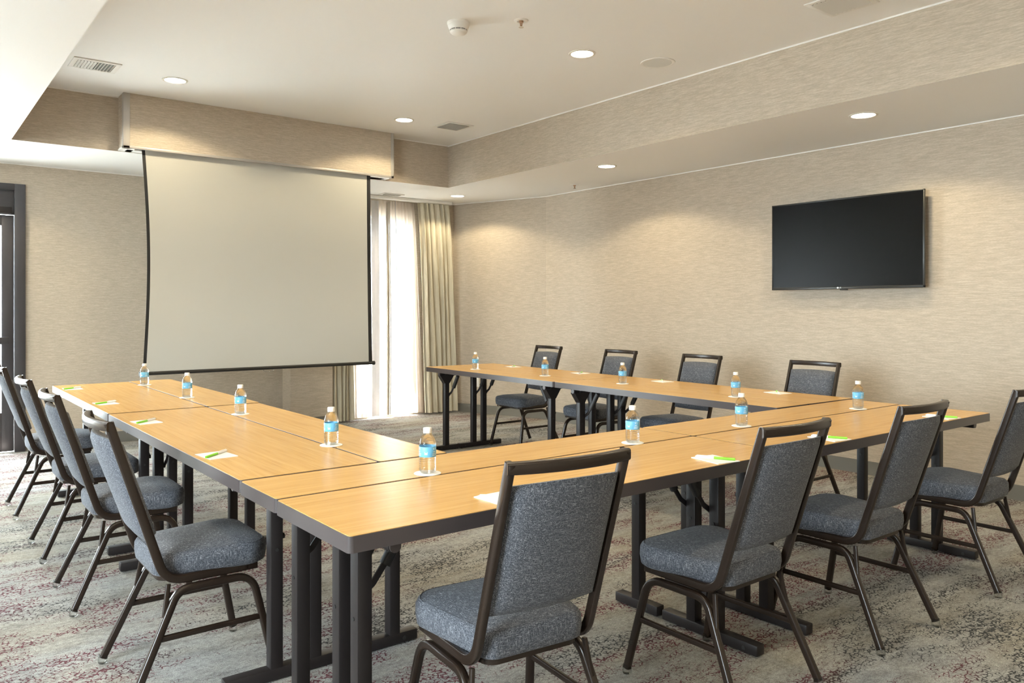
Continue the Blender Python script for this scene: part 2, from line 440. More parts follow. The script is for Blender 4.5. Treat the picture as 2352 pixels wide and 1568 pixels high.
ST, SB = ZL + .012, .765
def edge_x(side, v):      # v: 0 top .. 1 bottom
    if side < 0: return 1.620 + .032 * math.sin(PI * min(1, v * 1.05)) + .012 * v
    return 3.738 - .012 * math.sin(PI * v) + .022 * v
NV, NU = 24, 20
def curl(u, v):
    e = abs(2 * u - 1) ** 6
    return -.018 * e * math.sin(PI * v)
def sheet(u0, u1, off, name, m, nu, wl=0, wr=0):
    bm = bmesh.new(); rows = []
    for j in range(NV + 1):
        v = j / NV; xa = edge_x(-1, v); xb = edge_x(1, v); r = []
        for i in range(nu + 1):
            u = u0 + (u1 - u0) * i / nu
            r.append(bm.verts.new((xa + (xb - xa) * u, curl(u, v) + off, ST + (SB - ST) * v)))
        rows.append(r)
    thicken(bm, rows, .0015)
    return obj(name, bm, m, s, 40)
sheet(0.0122, 0.982, 0, 'screen_surface', M['screen'], NU)
sheet(0, .012, 0, 'side_border', M['black'], 2); sheet(.9822, 1, 0, 'side_border', M['black'], 2)
bm = bmesh.new(); rod(bm, (1.62, 0, SB - .008), (3.765, 0, SB - .008), .0155, 16); br = obj('weight_bar', bm, M['barblack'], s, 40)
for xa in (3.765, 1.60): obj('end_cap', rod(bmesh.new(), (xa, 0, SB - .008), (xa + .02, 0, SB - .008), .020, 16), M['barblack'], br, 40)
bm = bmesh.new(); sweep(bm, fillet([(2.655, 0, SB - .018), (2.655, 0, SB - .034), (2.70, 0, SB - .043), (2.748, 0, SB - .034), (2.748, 0, SB - .018)], .006), .006, .005, (0, 1, 0)); obj('pull_handle', bm, M['chrome'], br, 40)

# ------------------------------------------------------------------ curtains
ct = empty('curtain_track', (0, 8.27, 0), 0, 'white ceiling-mounted curtain track above the sheer curtains', 'curtain track')
obj('rail', box(bmesh.new(), 3.87, 5.44, -.055, .05, ZL - .034, ZL - .0005, .004), M['trimwhite'], ct, 30)
obj('end_cap', box(bmesh.new(), 5.44, 5.448, -.055, .05, ZL - .034, ZL - .0005, .002), M['white'], ct)
def curtain(name, xt0, xt1, xb0, xb1, y, pleats, amp, m, label, cat, nz=26, z0=.025, ph=0., ztop=None, rag=0, group=None):
    zt = ztop or ZL - .036; bm = bmesh.new(); nu = pleats * 10; rows = []
    rnd = random.Random(name + str(xt0)); pw = [rnd.uniform(.75, 1.3) for _ in range(pleats + 1)]
    cum = [0]
    for p in pw[:pleats]: cum.append(cum[-1] + p)
    def warp(u):
        k = min(pleats - 1, int(u * pleats)); f = u * pleats - k
        return (cum[k] + (cum[k + 1] - cum[k]) * f) / cum[-1]
    for j in range(nz + 1):
        v = j / nz; z = zt + (z0 - zt) * v; e = v ** .7; a = amp * (.55 + .6 * min(1, v * 3)) ; r = []
        for i in range(nu + 1):
            u = i / nu; uu = warp(u)
            x = (xt0 + (xt1 - xt0) * uu) * (1 - e) + (xb0 + (xb1 - xb0) * uu) * e
            th = 2 * PI * (u * pleats) + ph
            yy = y + a * math.sin(th) + .25 * a * math.sin(2.3 * th + 3 * v + rag)
            x += .20 * a * math.cos(th) + .006 * math.sin(5 * v + u * 9)
            r.append(bm.verts.new((x, yy, z)))
        rows.append(r)
    thicken(bm, rows, .002)
    o = obj(name, bm, m, None, 60)
    return tag(o, label, cat, group)
curtain('drape', 4.98, 5.43, 5.10, 5.55, 8.275, 6, .034, M['drape'], 'gathered olive-beige drape in the corner, at the right end of the window', 'curtain')
curtain('drape', 3.885, 4.10, 3.885, 4.15, 8.285, 5, .026, M['drape'], 'beige drape hanging left of the window, mostly behind the projector screen', 'curtain', ph=1)
sh1 = curtain('sheer_curtain', 4.08, 4.625, 4.12, 4.61, 8.385, 8, .016, M['sheer'], 'white sheer curtain panel beside the screen edge, left half of the window', 'curtain')
sh2 = curtain('sheer_curtain', 4.65, 5.00, 4.64, 5.14, 8.385, 8, .018, M['sheer'], 'white sheer curtain panel on the right half of the window beside the olive drape', 'curtain', ph=2)
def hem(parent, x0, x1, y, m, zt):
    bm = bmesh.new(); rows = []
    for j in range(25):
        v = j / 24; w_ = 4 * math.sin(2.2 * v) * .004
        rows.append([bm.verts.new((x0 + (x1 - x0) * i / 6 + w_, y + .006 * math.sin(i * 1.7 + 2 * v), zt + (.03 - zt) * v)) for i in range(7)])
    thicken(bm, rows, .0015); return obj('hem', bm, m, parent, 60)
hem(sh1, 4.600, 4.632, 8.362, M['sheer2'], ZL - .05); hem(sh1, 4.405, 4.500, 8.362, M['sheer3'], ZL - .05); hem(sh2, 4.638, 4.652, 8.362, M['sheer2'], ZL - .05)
bm = bmesh.new(); rod(bm, (4.70, 8.315, ZL - .0345), (4.725, 8.312, 1.58), .0045, 8); tag(obj('curtain_wand', bm, M['rail'], None, 40), 'thin grey pull wand hanging down the middle of the sheer curtains', 'curtain wand')

# ------------------------------------------------------------------ television
tv = empty('television', (XR, 3.36, 1.8175), 0, 'wall-mounted black flat-screen television on the right wall', 'television')
TW, TH = 1.274 / 2, .721 / 2
obj('back_shell', box(bmesh.new(), -.092, -.05, -TW + .02, TW - .02, -TH + .02, TH - .02, .008), M['tvbez'], tv, 30)
bm = bmesh.new()
for a in ((-TW, TW, TH - .011, TH), (-TW, TW, -TH, -TH + .020)): box(bm, -.107, -.085, *a, .0025)
for a in ((-TW, -TW + .011, -TH, TH), (TW - .011, TW, -TH, TH)): box(bm, -.107, -.085, *a, .0025)
bz = obj('bezel', bm, M['tvbez'], tv, 30)
obj('panel', box(bmesh.new(), -.1035, -.09, -TW + .01, TW - .01, -TH + .019, TH - .01), M['tvscr'], tv)
obj('wall_bracket', box(bmesh.new(), -.05, -.0005, -.22, .22, -.16, .16, .004), M['leg'], tv)
obj('sensor_bump', box(bmesh.new(), -.105, -.09, -.042, .02, -TH - .010, -TH + .002, .003), M['tvbez'], tv, 30)
bm = bmesh.new(); rod(bm, (-.1072, .036, -TH + .010), (-.1076, .036, -TH + .010), .0075, 16); obj('logo_disc', bm, M['lwhite'], bz)
def text(name, body, size, m, parent, M4, align='CENTER'):
    cu = bpy.data.curves.new(name, 'FONT'); cu.body = body; cu.size = size; cu.align_x = align; cu.align_y = 'CENTER'; cu.extrude = .0002
    t = bpy.data.objects.new(name, cu); me = bpy.data.meshes.new_from_object(t); bpy.data.objects.remove(t)
    me.transform(M4); me.materials.clear(); me.materials.append(m)
    o = bpy.data.objects.new(name, me); COL.objects.link(o); o.parent = parent
    return o
text('logo_letters', 'LG', .017, M['lwhite'], bz, Matrix.Translation((-.1074, .016, -TH + .010)) @ Matrix.Rotation(-PI/2, 4, 'Z') @ Matrix.Rotation(PI/2, 4, 'X'))

# wall outlet below the far tables
ol = empty('wall_outlet', (5.70, 8.10, .38), 0, 'small ivory wall outlet plate low on the right wall near the drape', 'outlet')
ang = math.atan2(YB + .2 - KY, CXX - KX)      # direction of angled wall
ol.rotation_euler = (0, 0, ang - PI / 2)
nx = (8.10 - KY) / (YB + .2 - KY); ol.location.x = KX + (CXX - KX) * nx
obj('plate', box(bmesh.new(), -.0065, -.0005, -.038, .038, -.06, .06, .002), M['card'], ol, 30)
for zz in (-.028, .028): obj('socket', box(bmesh.new(), -.009, -.006, -.016, .016, zz - .013, zz + .013, .003), M['white'], ol, 30)

# ------------------------------------------------------------------ folding tables
TT = .76
rB, rR = R(90), R(-91.0)
def rounded_rect(L, Wd, r, n=4):
    out = []
    for cx, cy, a0 in ((L - r, Wd - r, 0), (r, Wd - r, 90), (r, r, 180), (L - r, r, 270)):
        for k in range(n + 1):
            a = R(a0 + 90 * k / n); out.append((cx + r * math.cos(a), cy + r * math.sin(a)))
    return out
def slab(bm, outline, z0, z1, inset=0, mat_=0):
    lo = [bm.verts.new((x, y, z0)) for x, y in outline]; hi = [bm.verts.new((x, y, z1)) for x, y in outline]; n = len(outline)
    for i in range(n): bm.faces.new((lo[i], lo[(i+1) % n], hi[(i+1) % n], hi[i])).material_index = mat_
    bm.faces.new(lo[::-1]).material_index = mat_; bm.faces.new(hi).material_index = mat_
    return bm

def make_table(label, loc, rz, L, Wd, legx, foot, posts, gus, group):
    """local x along the table, y across; gus: flared gussets at the leg tops"""
    wide = Wd > .4
    t = empty('folding_table', (loc[0], loc[1], 0), rz, label, 'table', group)
    g = .0012
    ol_ = [(x * (L - 2*g) / L + g, y * (Wd - 2*g) / Wd + g) for x, y in rounded_rect(L, Wd, .014)]
    inn = [(x * (L - 2*g - .006) / L + g + .003, y * (Wd - 2*g - .006) / Wd + g + .003) for x, y in rounded_rect(L, Wd, .012)]
    bm = bmesh.new(); slab(bm, ol_, TT - .042, TT - .0012)
    obj('edge_moulding', bm, M['edge'], t, 35)
    obj('tabletop', slab(bmesh.new(), inn, TT - .006, TT), M['wood'], t)
    tz = TT - .042
    for li, lx in enumerate(legx):
        dirx = 1 if li == 0 else -1                     # braces run towards the table's middle
        pw = .046
        lg = obj('leg_post', box(bmesh.new(), lx - pw/2, lx + pw/2, posts[0] - pw/2, posts[0] + pw/2, .04, tz - .016, .005), M['leg'], t, 30)
        for p in posts[1:]:
            obj('leg_post', box(bmesh.new(), lx - pw/2, lx + pw/2, p - pw/2, p + pw/2, .04, tz - .016, .005), M['leg'], t, 30)
        ft = obj('foot_bar', box(bmesh.new(), lx - .024, lx + .024, foot[0], foot[1], .004, .046, .005), M['leg'], t, 30)
        obj('foot_bolt', rod(bmesh.new(), (lx - .0255, foot[0] + .06, .022), (lx + .0255, foot[0] + .06, .022), .008, 10), M['legdark'], ft, 40)
        for yy in (foot[0] + .03, foot[1] - .03): obj('glide', rod(bmesh.new(), (lx, yy, 0), (lx, yy, .006), .012, 10), M['legdark'], ft, 40)
        # hinge tube under the top, with pale end discs
        ya, yb = .05, Wd - .05
        bm = bmesh.new(); rod(bm, (lx, ya, tz - .019), (lx, yb, tz - .019), .018, 14)
        ht = obj('hinge_tube', bm, M['leg'], t, 40)
        for y_ in (ya, yb):
            e_ = -.006 if y_ == ya else .006
            obj('end_disc', rod(bmesh.new(), (lx, y_, tz - .019), (lx, y_ + e_, tz - .019), .0165, 14), M['edge'], ht, 40)
        for p in posts if gus else ():
            bm = bmesh.new(); b = bmesh.new(); zt = tz - .03
            pts = [(p - .075, zt), (p + .075, zt), (p + .024, zt - .075), (p - .024, zt - .075)]
            lo = [b.verts.new((lx - .0245, y, z)) for y, z in pts]; hi = [b.verts.new((lx + .0245, y, z)) for y, z in pts]
            for i in range(4): b.faces.new((lo[i], lo[(i+1) % 4], hi[(i+1) % 4], hi[i]))
            b.faces.new(lo[::-1]); b.faces.new(hi); merge(bm, b)
            obj('gusset', bm, M['leg'], t)
        for p in posts[:1] if not wide else posts:
            side = p - .028 if rz == rB else p + .028
            bm = bmesh.new()
            path = fillet([(lx, side, .50), (lx + dirx * .05, side, .535), (lx + dirx * .10, side, .60), (lx + dirx * .17, side, tz - .006)], .03)
            sweep(bm, path, .006, .020, (0, 1, 0), .2)
            br = obj('brace', bm, M['leg'], t, 40)
            bm = bmesh.new(); sweep(bm, [(lx + dirx * .088, side, .580), (lx + dirx * .158, side, tz - .028)], .026, .032, (0, 1, 0), .35)
            obj('lock_sleeve', bm, M['legdark'], br, 40)
            obj('bolt', rod(bmesh.new(), (lx, side - .006, .50), (lx, side + .008, .50), .010, 10), M['legdark'], br, 40)
            obj('bolt', rod(bmesh.new(), (lx - .0255, p, .46), (lx + .0255, p, .46), .006, 10), M['legdark'], lg, 40)
    for lx in (.42 * L, .46 * L):
        bm = bmesh.new(); lathe(bm, [(.014, tz - .016), (.017, tz - .012), (.017, tz - .004), (.012, tz)], 12, c=(lx, Wd * .5, 0)); obj('stacking_bumper', bm, M['legdark'], t, 40)
    return t

GT = 'folding tables of the U-shaped arrangement'
WN, WW = .303, .468
make_table('long folding table nearest the camera, its front corner at the bottom centre', (.857, 1.740), 0, 1.840, WW, (.153, 1.703), (.035, .50), (.235, .35), 0, GT)
make_table('long outer folding table of the near row, right half, reaching the right wall side', (2.700, 1.736), 0, 1.818, WW, (.182, 1.735), (.035, .50), (.235, .35), 0, GT)
make_table('narrow inner folding table of the near row, left half', (.860, 2.2135), 0, 1.840, WN, (.153, 1.700), (.055, .30), (.18,), 0, GT)
make_table('narrow inner folding table of the near row, right half', (2.703, 2.2095), 0, 1.815, WN, (.179, 1.732), (.055, .30), (.18,), 0, GT)
make_table('long outer folding table of the left row, near half, beside the closest left chairs', (1.362, 2.526), rB, 1.985, .498, (.20, 1.775), (.01, .485), (.16, .305), 0, GT)
make_table('narrow inner folding table of the left row, near half', (1.658, 2.526), rB, 1.985, .293, (.20, 1.775), (.03, .275), (.13,), 0, GT)
make_table('long outer folding table of the left row, far half, with the bright sunlit edge', (1.368, 4.530), rB, 1.86, .500, (.09, 1.72), (.01, .485), (.16, .305), 0, GT)
make_table('narrow inner folding table of the left row, far half, before the projector screen', (1.672, 4.530), rB, 1.90, .300, (.09, 1.72), (.03, .275), (.13,), 0, GT)
# right row: local x runs away from the window towards the camera side
def rr(x, y, off): # offset along local +y
    return (x + off * math.cos(rR + PI/2), y + off * math.sin(rR + PI/2))
make_table('narrow inner folding table of the right row, far half, nearest the window curtains', (3.885, 6.313), rR, 1.853, WN, (.17, 1.69), (.0, .245), (.12,), 1, GT)
make_table('long outer folding table of the right row, far half, nearest the window curtains', rr(3.885, 6.313, .305), rR, 1.853, WW, (.17, 1.69), (-.045, .43), (.12, .235), 0, GT)
make_table('narrow inner folding table of the right row, near half', (3.852, 4.457), rR, 1.915, WN, (.165, 1.72), (.0, .245), (.12,), 1, GT)
make_table('long outer folding table of the right row, near half, below the television side', rr(3.852, 4.457, .305), rR, 1.915, WW, (.165, 1.72), (-.045, .43), (.12, .235), 0, GT)

# ------------------------------------------------------------------ banquet chairs
def make_chair():
    """faces local +y; origin on the floor between the four feet"""
    c = empty('banquet_chair')
    def lean(z): return -.137 - .160 * (z - .42) / .505      # y of the back at height z
    def hw(z): return .178           # half width of the back at height z
    # back posts with their side rails under the seat
    for sx in (-1, 1):
        pts = [(sx * .180, .185, .386), (sx * .179, lean(.386), .386), (sx * hw(.94), lean(.936), .936)]
        path = fillet(pts, [.085], 10)
        bm = bmesh.new(); sweep(bm, path, .020, .030, (1, 0, 0), .3)
        obj('back_post', bm, M['frame'], c, 40)
    # bowed top rail
    pts = []
    for k in range(13):
        u = -1 + 2 * k / 12
        pts.append((u * (hw(.93) + .009), lean(.926) - .030 * (1 - u * u), .924))
    bm = bmesh.new(); sweep(bm, pts, .032, .024, (0, 0, 1), .3)
    obj('top_rail', bm, M['frame'], c, 40)
    # legs: two inverted-U side frames split into legs, plus stretchers and clear glides
    for sx in (-1, 1):
        X = sx * .224
        front = fillet([(X * .84, .0, .354), (X * .84, .165, .354), (X * 1.0, .235, .022)], [.075], 10)
        rear = fillet([(X * .84, .0, .354), (X * .84, -.088, .354), (X * 1.0, -.242, .022)], [.085], 10)
        for nm, path in (('leg', front), ('leg', rear)):
            bm = bmesh.new(); sweep(bm, path, .024, .026, (1, 0, 0), .3); lg = obj(nm, bm, M['frame'], c, 40)
            p = path[-1]
            bm = bmesh.new(); lathe(bm, [(.010, .0), (.016, .004), (.017, .012), (.0155, .034)], 14, c=(p.x, p.y, 0)); obj('glide', bm, M['glide'], lg, 40)
        z = .205
        yf = .165 + (.235 - .165) * (.352 - z) / .33; yr = -.095 - .147 * (.352 - z) / .33
        bm = bmesh.new(); sweep(bm, [(X * .915, yf, z), (X * .915, yr, z)], .014, .020, (1, 0, 0), .3); obj('stretcher', bm, M['frame'], c, 40)
        bm = bmesh.new(); sweep(bm, [(X * .81, -.118, .376), (X * .87, -.134, .272)], .012, .016, (1, 0, 0), .3); obj('stacking_brace', bm, M['frame'], c, 40)
        bm = bmesh.new(); lathe(bm, [(.006, -.008), (.009, 0), (.006, .008)], 10, c=(X * .955 + sx * .014, yf + .018, .12)); obj('bumper', bm, M['glide'], c, 40)
    # seat: frame pan and cushion
    def outline(wf, wb, y0, y1, r, n=6):
        out = []
        for cx, cy, a0, w in ((1, y1, 0, wf), (-1, y1, 90, wf), (-1, y0, 180, wb), (1, y0, 270, wb)):
            rr_ = r if cy == y1 else r * .55
            for k in range(n + 1):
                a = R(a0 + 90 * k / n)
                px_ = cx * (w - rr_) + rr_ * math.cos(a); py_ = (cy - rr_ if cy == y1 else cy + rr_) + rr_ * math.sin(a)
                out.append((px_, py_))
        return out
    obj('seat_pan', slab(bmesh.new(), outline(.192, .150, -.14, .205, .07), .378, .396), M['frame'], c, 40)
    bm = bmesh.new(); rings = []
    prof = [(.010, .394), (.001, .400), (-.003, .428), (-.002, .455), (.003, .466), (.010, .4705), (.022, .475), (.05, .482), (.09, .487), (.13, .489)]
    for d, z in prof:
        ol2 = outline(.208 - d, .163 - d, -.155 + d, .232 - d, max(.085 - d * .5, .02))
        rings.append([bm.verts.new((x, y, z)) for x, y in ol2])
    n = len(rings[0])
    for a, b in zip(rings, rings[1:]):
        for k in range(n): bm.faces.new((a[k], a[(k+1) % n], b[(k+1) % n], b[k]))
    bm.faces.new(rings[0][::-1]); bm.faces.new(rings[-1])
    seat = obj('seat_cushion', bm, M['fabric'], c, 50)
    ring = outline(.208 - .009, .163 - .009, -.155 + .009, .232 - .009, .08)
    bm = bmesh.new()
    path = [Vector((x, y, .4702)) for x, y in ring]; path.append(path[0])
    sweep(bm, path, .003, .003, (0, 0, 1), .4, 1, caps=False); obj('seam', bm, M['fabric'], seat, 40)
    # back cushion: padded in front, gently bowed like the rail
    bm = bmesh.new(); nu, nv = 14, 16; z0, z1 = .525, .876
    def surf(u, v, front):
        e = max(abs(u) ** 5, abs(2 * v - 1) ** 8)
        z = z0 + (z1 - z0) * v; w = hw(z) - .011
        y = lean(z) - .026 * (1 - u * u) * (.35 + .65 * v)
        th = (.040 if front else .014) * (1 - e) ** .5 + .004
        return Vector((u * w, y + (th if front else -th), z + .006 * (1 - u * u) * (1 if v > .5 else -1) * abs(2 * v - 1) ** 4))
    G = {}
    for fr in (0, 1):
        for j in range(nv + 1):
            for i in range(nu + 1): G[fr, i, j] = bm.verts.new(surf(-1 + 2 * i / nu, j / nv, fr))
    for fr in (0, 1):
        for j in range(nv):
            for i in range(nu): bm.faces.new((G[fr, i, j], G[fr, i+1, j], G[fr, i+1, j+1], G[fr, i, j+1]))
    for j in range(nv):
        for i in (0, nu): bm.faces.new((G[0, i, j], G[0, i, j+1], G[1, i, j+1], G[1, i, j]))
    for i in range(nu):
        for j in (0, nv): bm.faces.new((G[0, i, j], G[0, i+1, j], G[1, i+1, j], G[1, i, j]))
    bc = obj('back_cushion', bm, M['fabric'], c, 60)
    return c

proto = make_chair()
GC = 'grey tweed banquet chairs round the tables'
CH = [  # x, y, facing rz, label
    (1.372, 1.784, R(-6), 'grey tweed banquet chair closest to the camera, its back to us at the bottom centre'),
    (2.292, 1.755, R(0), 'grey tweed banquet chair at the near row, second from the left, back to us'),
    (3.152, 1.748, R(0), 'grey tweed banquet chair at the near row, third from the left, back to us'),
    (4.152, 1.722, R(0), 'grey tweed banquet chair at the right end of the near row'),
    (.845, 3.008, R(-90), 'grey tweed banquet chair on the left side, closest one, seat fully visible'),
    (.838, 4.022, R(-90), 'grey tweed banquet chair on the left side, second from the camera'),
    (.838, 4.902, R(-90), 'grey tweed banquet chair on the left side, third from the camera'),
    (.828, 5.975, R(-90), 'grey tweed banquet chair farthest on the left side, by the dark glass door'),
    (4.707, 5.858, R(90), 'grey tweed banquet chair along the right wall, farthest, nearest the drape'),
    (4.707, 4.890, R(90), 'grey tweed banquet chair along the right wall, second from the drape'),
    (4.707, 4.008, R(90), 'grey tweed banquet chair along the right wall, third from the drape'),
    (4.707, 3.040, R(90), 'grey tweed banquet chair along the right wall, the one nearest the television'),
]
for i, (x, y, rz, lb) in enumerate(CH):
    o = proto if i == 0 else copy_tree(proto)
    o.location = (x, y, 0); o.rotation_euler = (0, 0, rz)
    tag(o, lb, 'chair', GC)

# ------------------------------------------------------------------ bottles, coasters, cards, pens
def make_bottle():
    b = empty('water_bottle')
    H_ = .150
    pr_ = [(.0, .003), (.014, .003), (.021, .0005), (.0255, .004), (.0275, .010)]
    z = .012
    for k in range(6):
        pr_ += [(.0282, z), (.0288, z + .002), (.0288, z + .004), (.0278, z + .0062)]; z += .0072
    pr_ += [(.0280, .056), (.0280, .088), (.0288, .090), (.0290, .094), (.0283, .099), (.0262, .108), (.0228, .117), (.0183, .124), (.0142, .129), (.0128, .132), (.0126, .134)]
    bm = bmesh.new(); n = 28; rings = []
    for r, zz in pr_[1:]:
        ring = []
        for k in range(n):
            a = 2 * PI * k / n
            rr2 = r * (1 - (.06 * (1 - min(1, zz / .012)) * (math.cos(5 * a) > 0)))
            ring.append(bm.verts.new((rr2 * math.cos(a), rr2 * math.sin(a), zz)))
        rings.append(ring)
    for a, c in zip(rings, rings[1:]):
        for k in range(n): bm.faces.new((a[k], a[(k+1) % n], c[(k+1) % n], c[k]))
    bm.faces.new(rings[0][::-1]); bm.faces.new(rings[-1])
    obj('body', bm, M['bottle'], b, 60)
    bm = bmesh.new(); lathe(bm, [(.0283, .0555), (.0286, .056), (.0286, .0885), (.0283, .089)], 32, cap=False)
    lb = obj('label', bm, M['label'], b, 40)
    # print on the label: big initials, small lines, a little crest
    def wrap(me, ang, zc):
        for v in me.vertices:
            a = ang + v.co.x / .0288; v.co = Vector((math.cos(a) * (.0288 + v.co.z), math.sin(a) * (.0288 + v.co.z), zc + v.co.y))
    for a0 in (0, 2 * PI / 3, 4 * PI / 3):
        for body, sz, zc in (('V I', .0105, .0815),):
            o = text('label_letters', body, sz, M['lwhite'], lb, Matrix.Identity(4)); wrap(o.data, a0, zc)
        bm = bmesh.new()
        for k, (w_, zc) in enumerate(((.011, .0725), (.017, .0665), (.019, .0615))):
            x = -w_ / 2
            while x < w_ / 2:
                seg = .0016 + .0012 * ((k * 7 + int(x * 4000)) % 3); 
                vs = []
                for xx, z_ in ((x, zc - .0011), (x + seg, zc - .0011), (x + seg, zc + .0011), (x, zc + .0011)):
                    aa = a0 + xx / .0288; vs.append(bm.verts.new((math.cos(aa) * .02885, math.sin(aa) * .02885, z_)))
                bm.faces.new(vs); x += seg + .0009
        for dx in (-.004, -.0013, .0014, .0041):
            for z_a, z_b in ((.064, .0705),):
                vs = []
                for xx, z_ in ((dx - .0008, z_a), (dx + .0008, z_a), (dx + .0008, z_b), (dx - .0008, z_b)):
                    aa = a0 + 1.0 + xx / .0288; vs.append(bm.verts.new((math.cos(aa) * .02885, math.sin(aa) * .02885, z_)))
                bm.faces.new(vs)
        vs = []
        for xx, z_ in ((-.0055, .0712), (.0055, .0712), (.0055, .073), (-.0055, .073)):
            aa = a0 + 1.0 + xx / .0288; vs.append(bm.verts.new((math.cos(aa) * .02885, math.sin(aa) * .02885, z_)))
        bm.faces.new(vs)
        obj('label_print', bm, M['lwhite'], lb)
    bm = bmesh.new(); rings = []
    n = 36
    for r, zz in ((.0140, .1325), (.0143, .1335), (.0143, .147), (.0135, .1495), (.012, .150)):
        rings.append([bm.verts.new(((r + (.0003 if k % 2 and .133 < zz < .148 else 0)) * math.cos(2*PI*k/n), (r + (.0003 if k % 2 and .133 < zz < .148 else 0)) * math.sin(2*PI*k/n), zz)) for k in range(n)])
    for a, c in zip(rings, rings[1:]):
        for k in range(n): bm.faces.new((a[k], a[(k+1) % n], c[(k+1) % n], c[k]))
    bm.faces.new(rings[0][::-1]); bm.faces.new(rings[-1])
    obj('cap', bm, M['white'], b, 40)
    return b
bp = make_bottle()
bm = bmesh.new(); lathe(bm, [(.0442, 0), (.045, .0006), (.045, .0016), (.0442, .0022)], 36)
cp = obj('coaster', bm, M['card'], None, 40)
BT = [((1.395, 6.046), 'on the left row, farthest'), ((1.405, 5.039), 'on the left row, second from the screen'),
      ((1.404, 4.089), 'on the left row, third from the screen'), ((1.375, 2.947), 'on the left row, closest to the camera'),
      ((1.393, 2.249), 'on the near row, left end, largest in view'), ((2.364, 2.244), 'on the near row, second from the left'),
      ((3.102, 2.255), 'on the near row, third from the left'), ((4.121, 2.245), 'on the near row, right end'),
      ((4.073, 5.772), 'on the right row, farthest'), ((4.127, 4.877), 'on the right row, second from the drape'),
      ((4.144, 4.032), 'on the right row, third from the drape'), ((4.088, 3.014), 'on the right row, last before the near row')]
for i, ((x, y), where) in enumerate(BT):
    o = bp if i == 0 else copy_tree(bp)
    o.location = (x, y, TT + .0024); o.rotation_euler = (0, 0, math.atan2(-y, -x) + R(24 + (i * 37) % 30))
    tag(o, 'blue-labelled water bottle ' + where, 'bottle', 'water bottles on the tables')
    c = cp if i == 0 else copy_tree(cp)
    c.location = (x, y, TT + .0001)
    tag(c, 'white coaster under the bottle ' + where, 'coaster', 'coasters under the water bottles')

def make_pen():
    p = empty('pen')
    bm = bmesh.new(); rod(bm, (-.005, 0, .0045), (.070, 0, .0045), .0045, 12); obj('barrel', bm, M['green'], p, 40)
    bm = bmesh.new(); rod(bm, (-.068, 0, .0045), (-.005, 0, .0045), .0049, 12); rod(bm, (-.072, 0, .0045), (-.068, 0, .0045), .003, 10); cap = obj('cap', bm, M['white'], p, 40)
    bm = bmesh.new(); box(bm, -.066, -.018, -.0018, .0018, .0092, .0108, .0005); obj('clip', bm, M['white'], cap)
    return p
pp = make_pen()
cardp = obj('note_card', slab(bmesh.new(), rounded_rect(.140, .105, .002), 0, .0022), M['card'])
for v in cardp.data.vertices: v.co.x -= .07; v.co.y -= .0525
CD = [  # centre, card angle, pen angle, where
    ((.945, 6.055), 90, 215, 'on the left row, farthest'), ((.952, 5.020), 96, 212, 'on the left row, second from the far end'),
    ((.950, 4.082), 97, 222, 'on the left row, third from the far end'), ((.942, 3.003), 96, 222, 'on the left row, closest to the camera'),
    ((1.378, 1.816), 92, -40, 'on the near row, left, beside the closest chair'), ((2.341, 1.814), 81, -62, 'on the near row, second from the left'),
    ((3.098, 1.814), 82, -66, 'on the near row, third from the left'), ((4.132, 1.815), 81, -75, 'on the near row, right end'),
    ((4.520, 5.800), 82, 40, 'on the right row, farthest'), ((4.520, 4.884), 82, 35, 'on the right row, second from the drape'),
    ((4.500, 3.970), 82, 45, 'on the right row, third from the drape'), ((4.487, 2.985), 82, 40, 'on the right row, last before the near row')]
for i, ((x, y), ca, pa, where) in enumerate(CD):
    c = cardp if i == 0 else copy_tree(cardp)
    c.location = (x, y, TT + .0001); c.rotation_euler = (0, 0, R(ca)); tag(c, 'white note card ' + where, 'note card', 'note cards laid at the seats')
    p = pp if i == 0 else copy_tree(pp)
    p.location = (x, y, TT + .0024); p.rotation_euler = (0, 0, R(pa)); tag(p, 'lime green pen on the card ' + where, 'pen', 'pens on the note cards')

# ------------------------------------------------------------------ ceiling fittings
def downlight(x, y, z, label, zc=None):
    e = empty('downlight', (x, y, z), 0, label, 'ceiling light', 'recessed round ceiling downlights')
    bm = bmesh.new(); lathe(bm, [(.074, -.001), (.078, -.006), (.092, -.004), (.094, 0)], 40, cap=False); obj('trim_ring', bm, M['ring'], e, 50)
    bm = bmesh.new(); lathe(bm, [(.0745, -.0035), (.0745, -.0012)], 40); obj('lens', bm, M['lens'], e)
    d = bpy.data.lights.new('downlight_lamp', 'SPOT'); d.energy = LAMP_W; d.color = LAMP_COL; d.spot_size = R(142); d.spot_blend = .22; d.shadow_soft_size = .07
    o = bpy.data.objects.new('downlight_lamp', d); COL.objects.link(o); o.parent = e; o.location = (0, 0, -.012)
for x, y, lb in ((1.709, 6.452, 'round recessed downlight in the raised ceiling by the left end of the screen housing'),
                 (3.766, 6.496, 'round recessed downlight in the raised ceiling by the right end of the screen housing'),
                 (3.759, 4.045, 'bright recessed downlight in the raised ceiling beside the round speaker'),
                 (1.709, 4.045, 'added recessed downlight of the raised ceiling above the photo, over the left row'),  # this and the next two are out of view, added for the room's light
                 (1.709, 1.60, 'added recessed downlight of the raised ceiling above the photo, over the near left corner'),
                 (3.759, 1.60, 'added recessed downlight of the raised ceiling above the photo, over the near right corner')):
    downlight(x, y, ZH, lb)
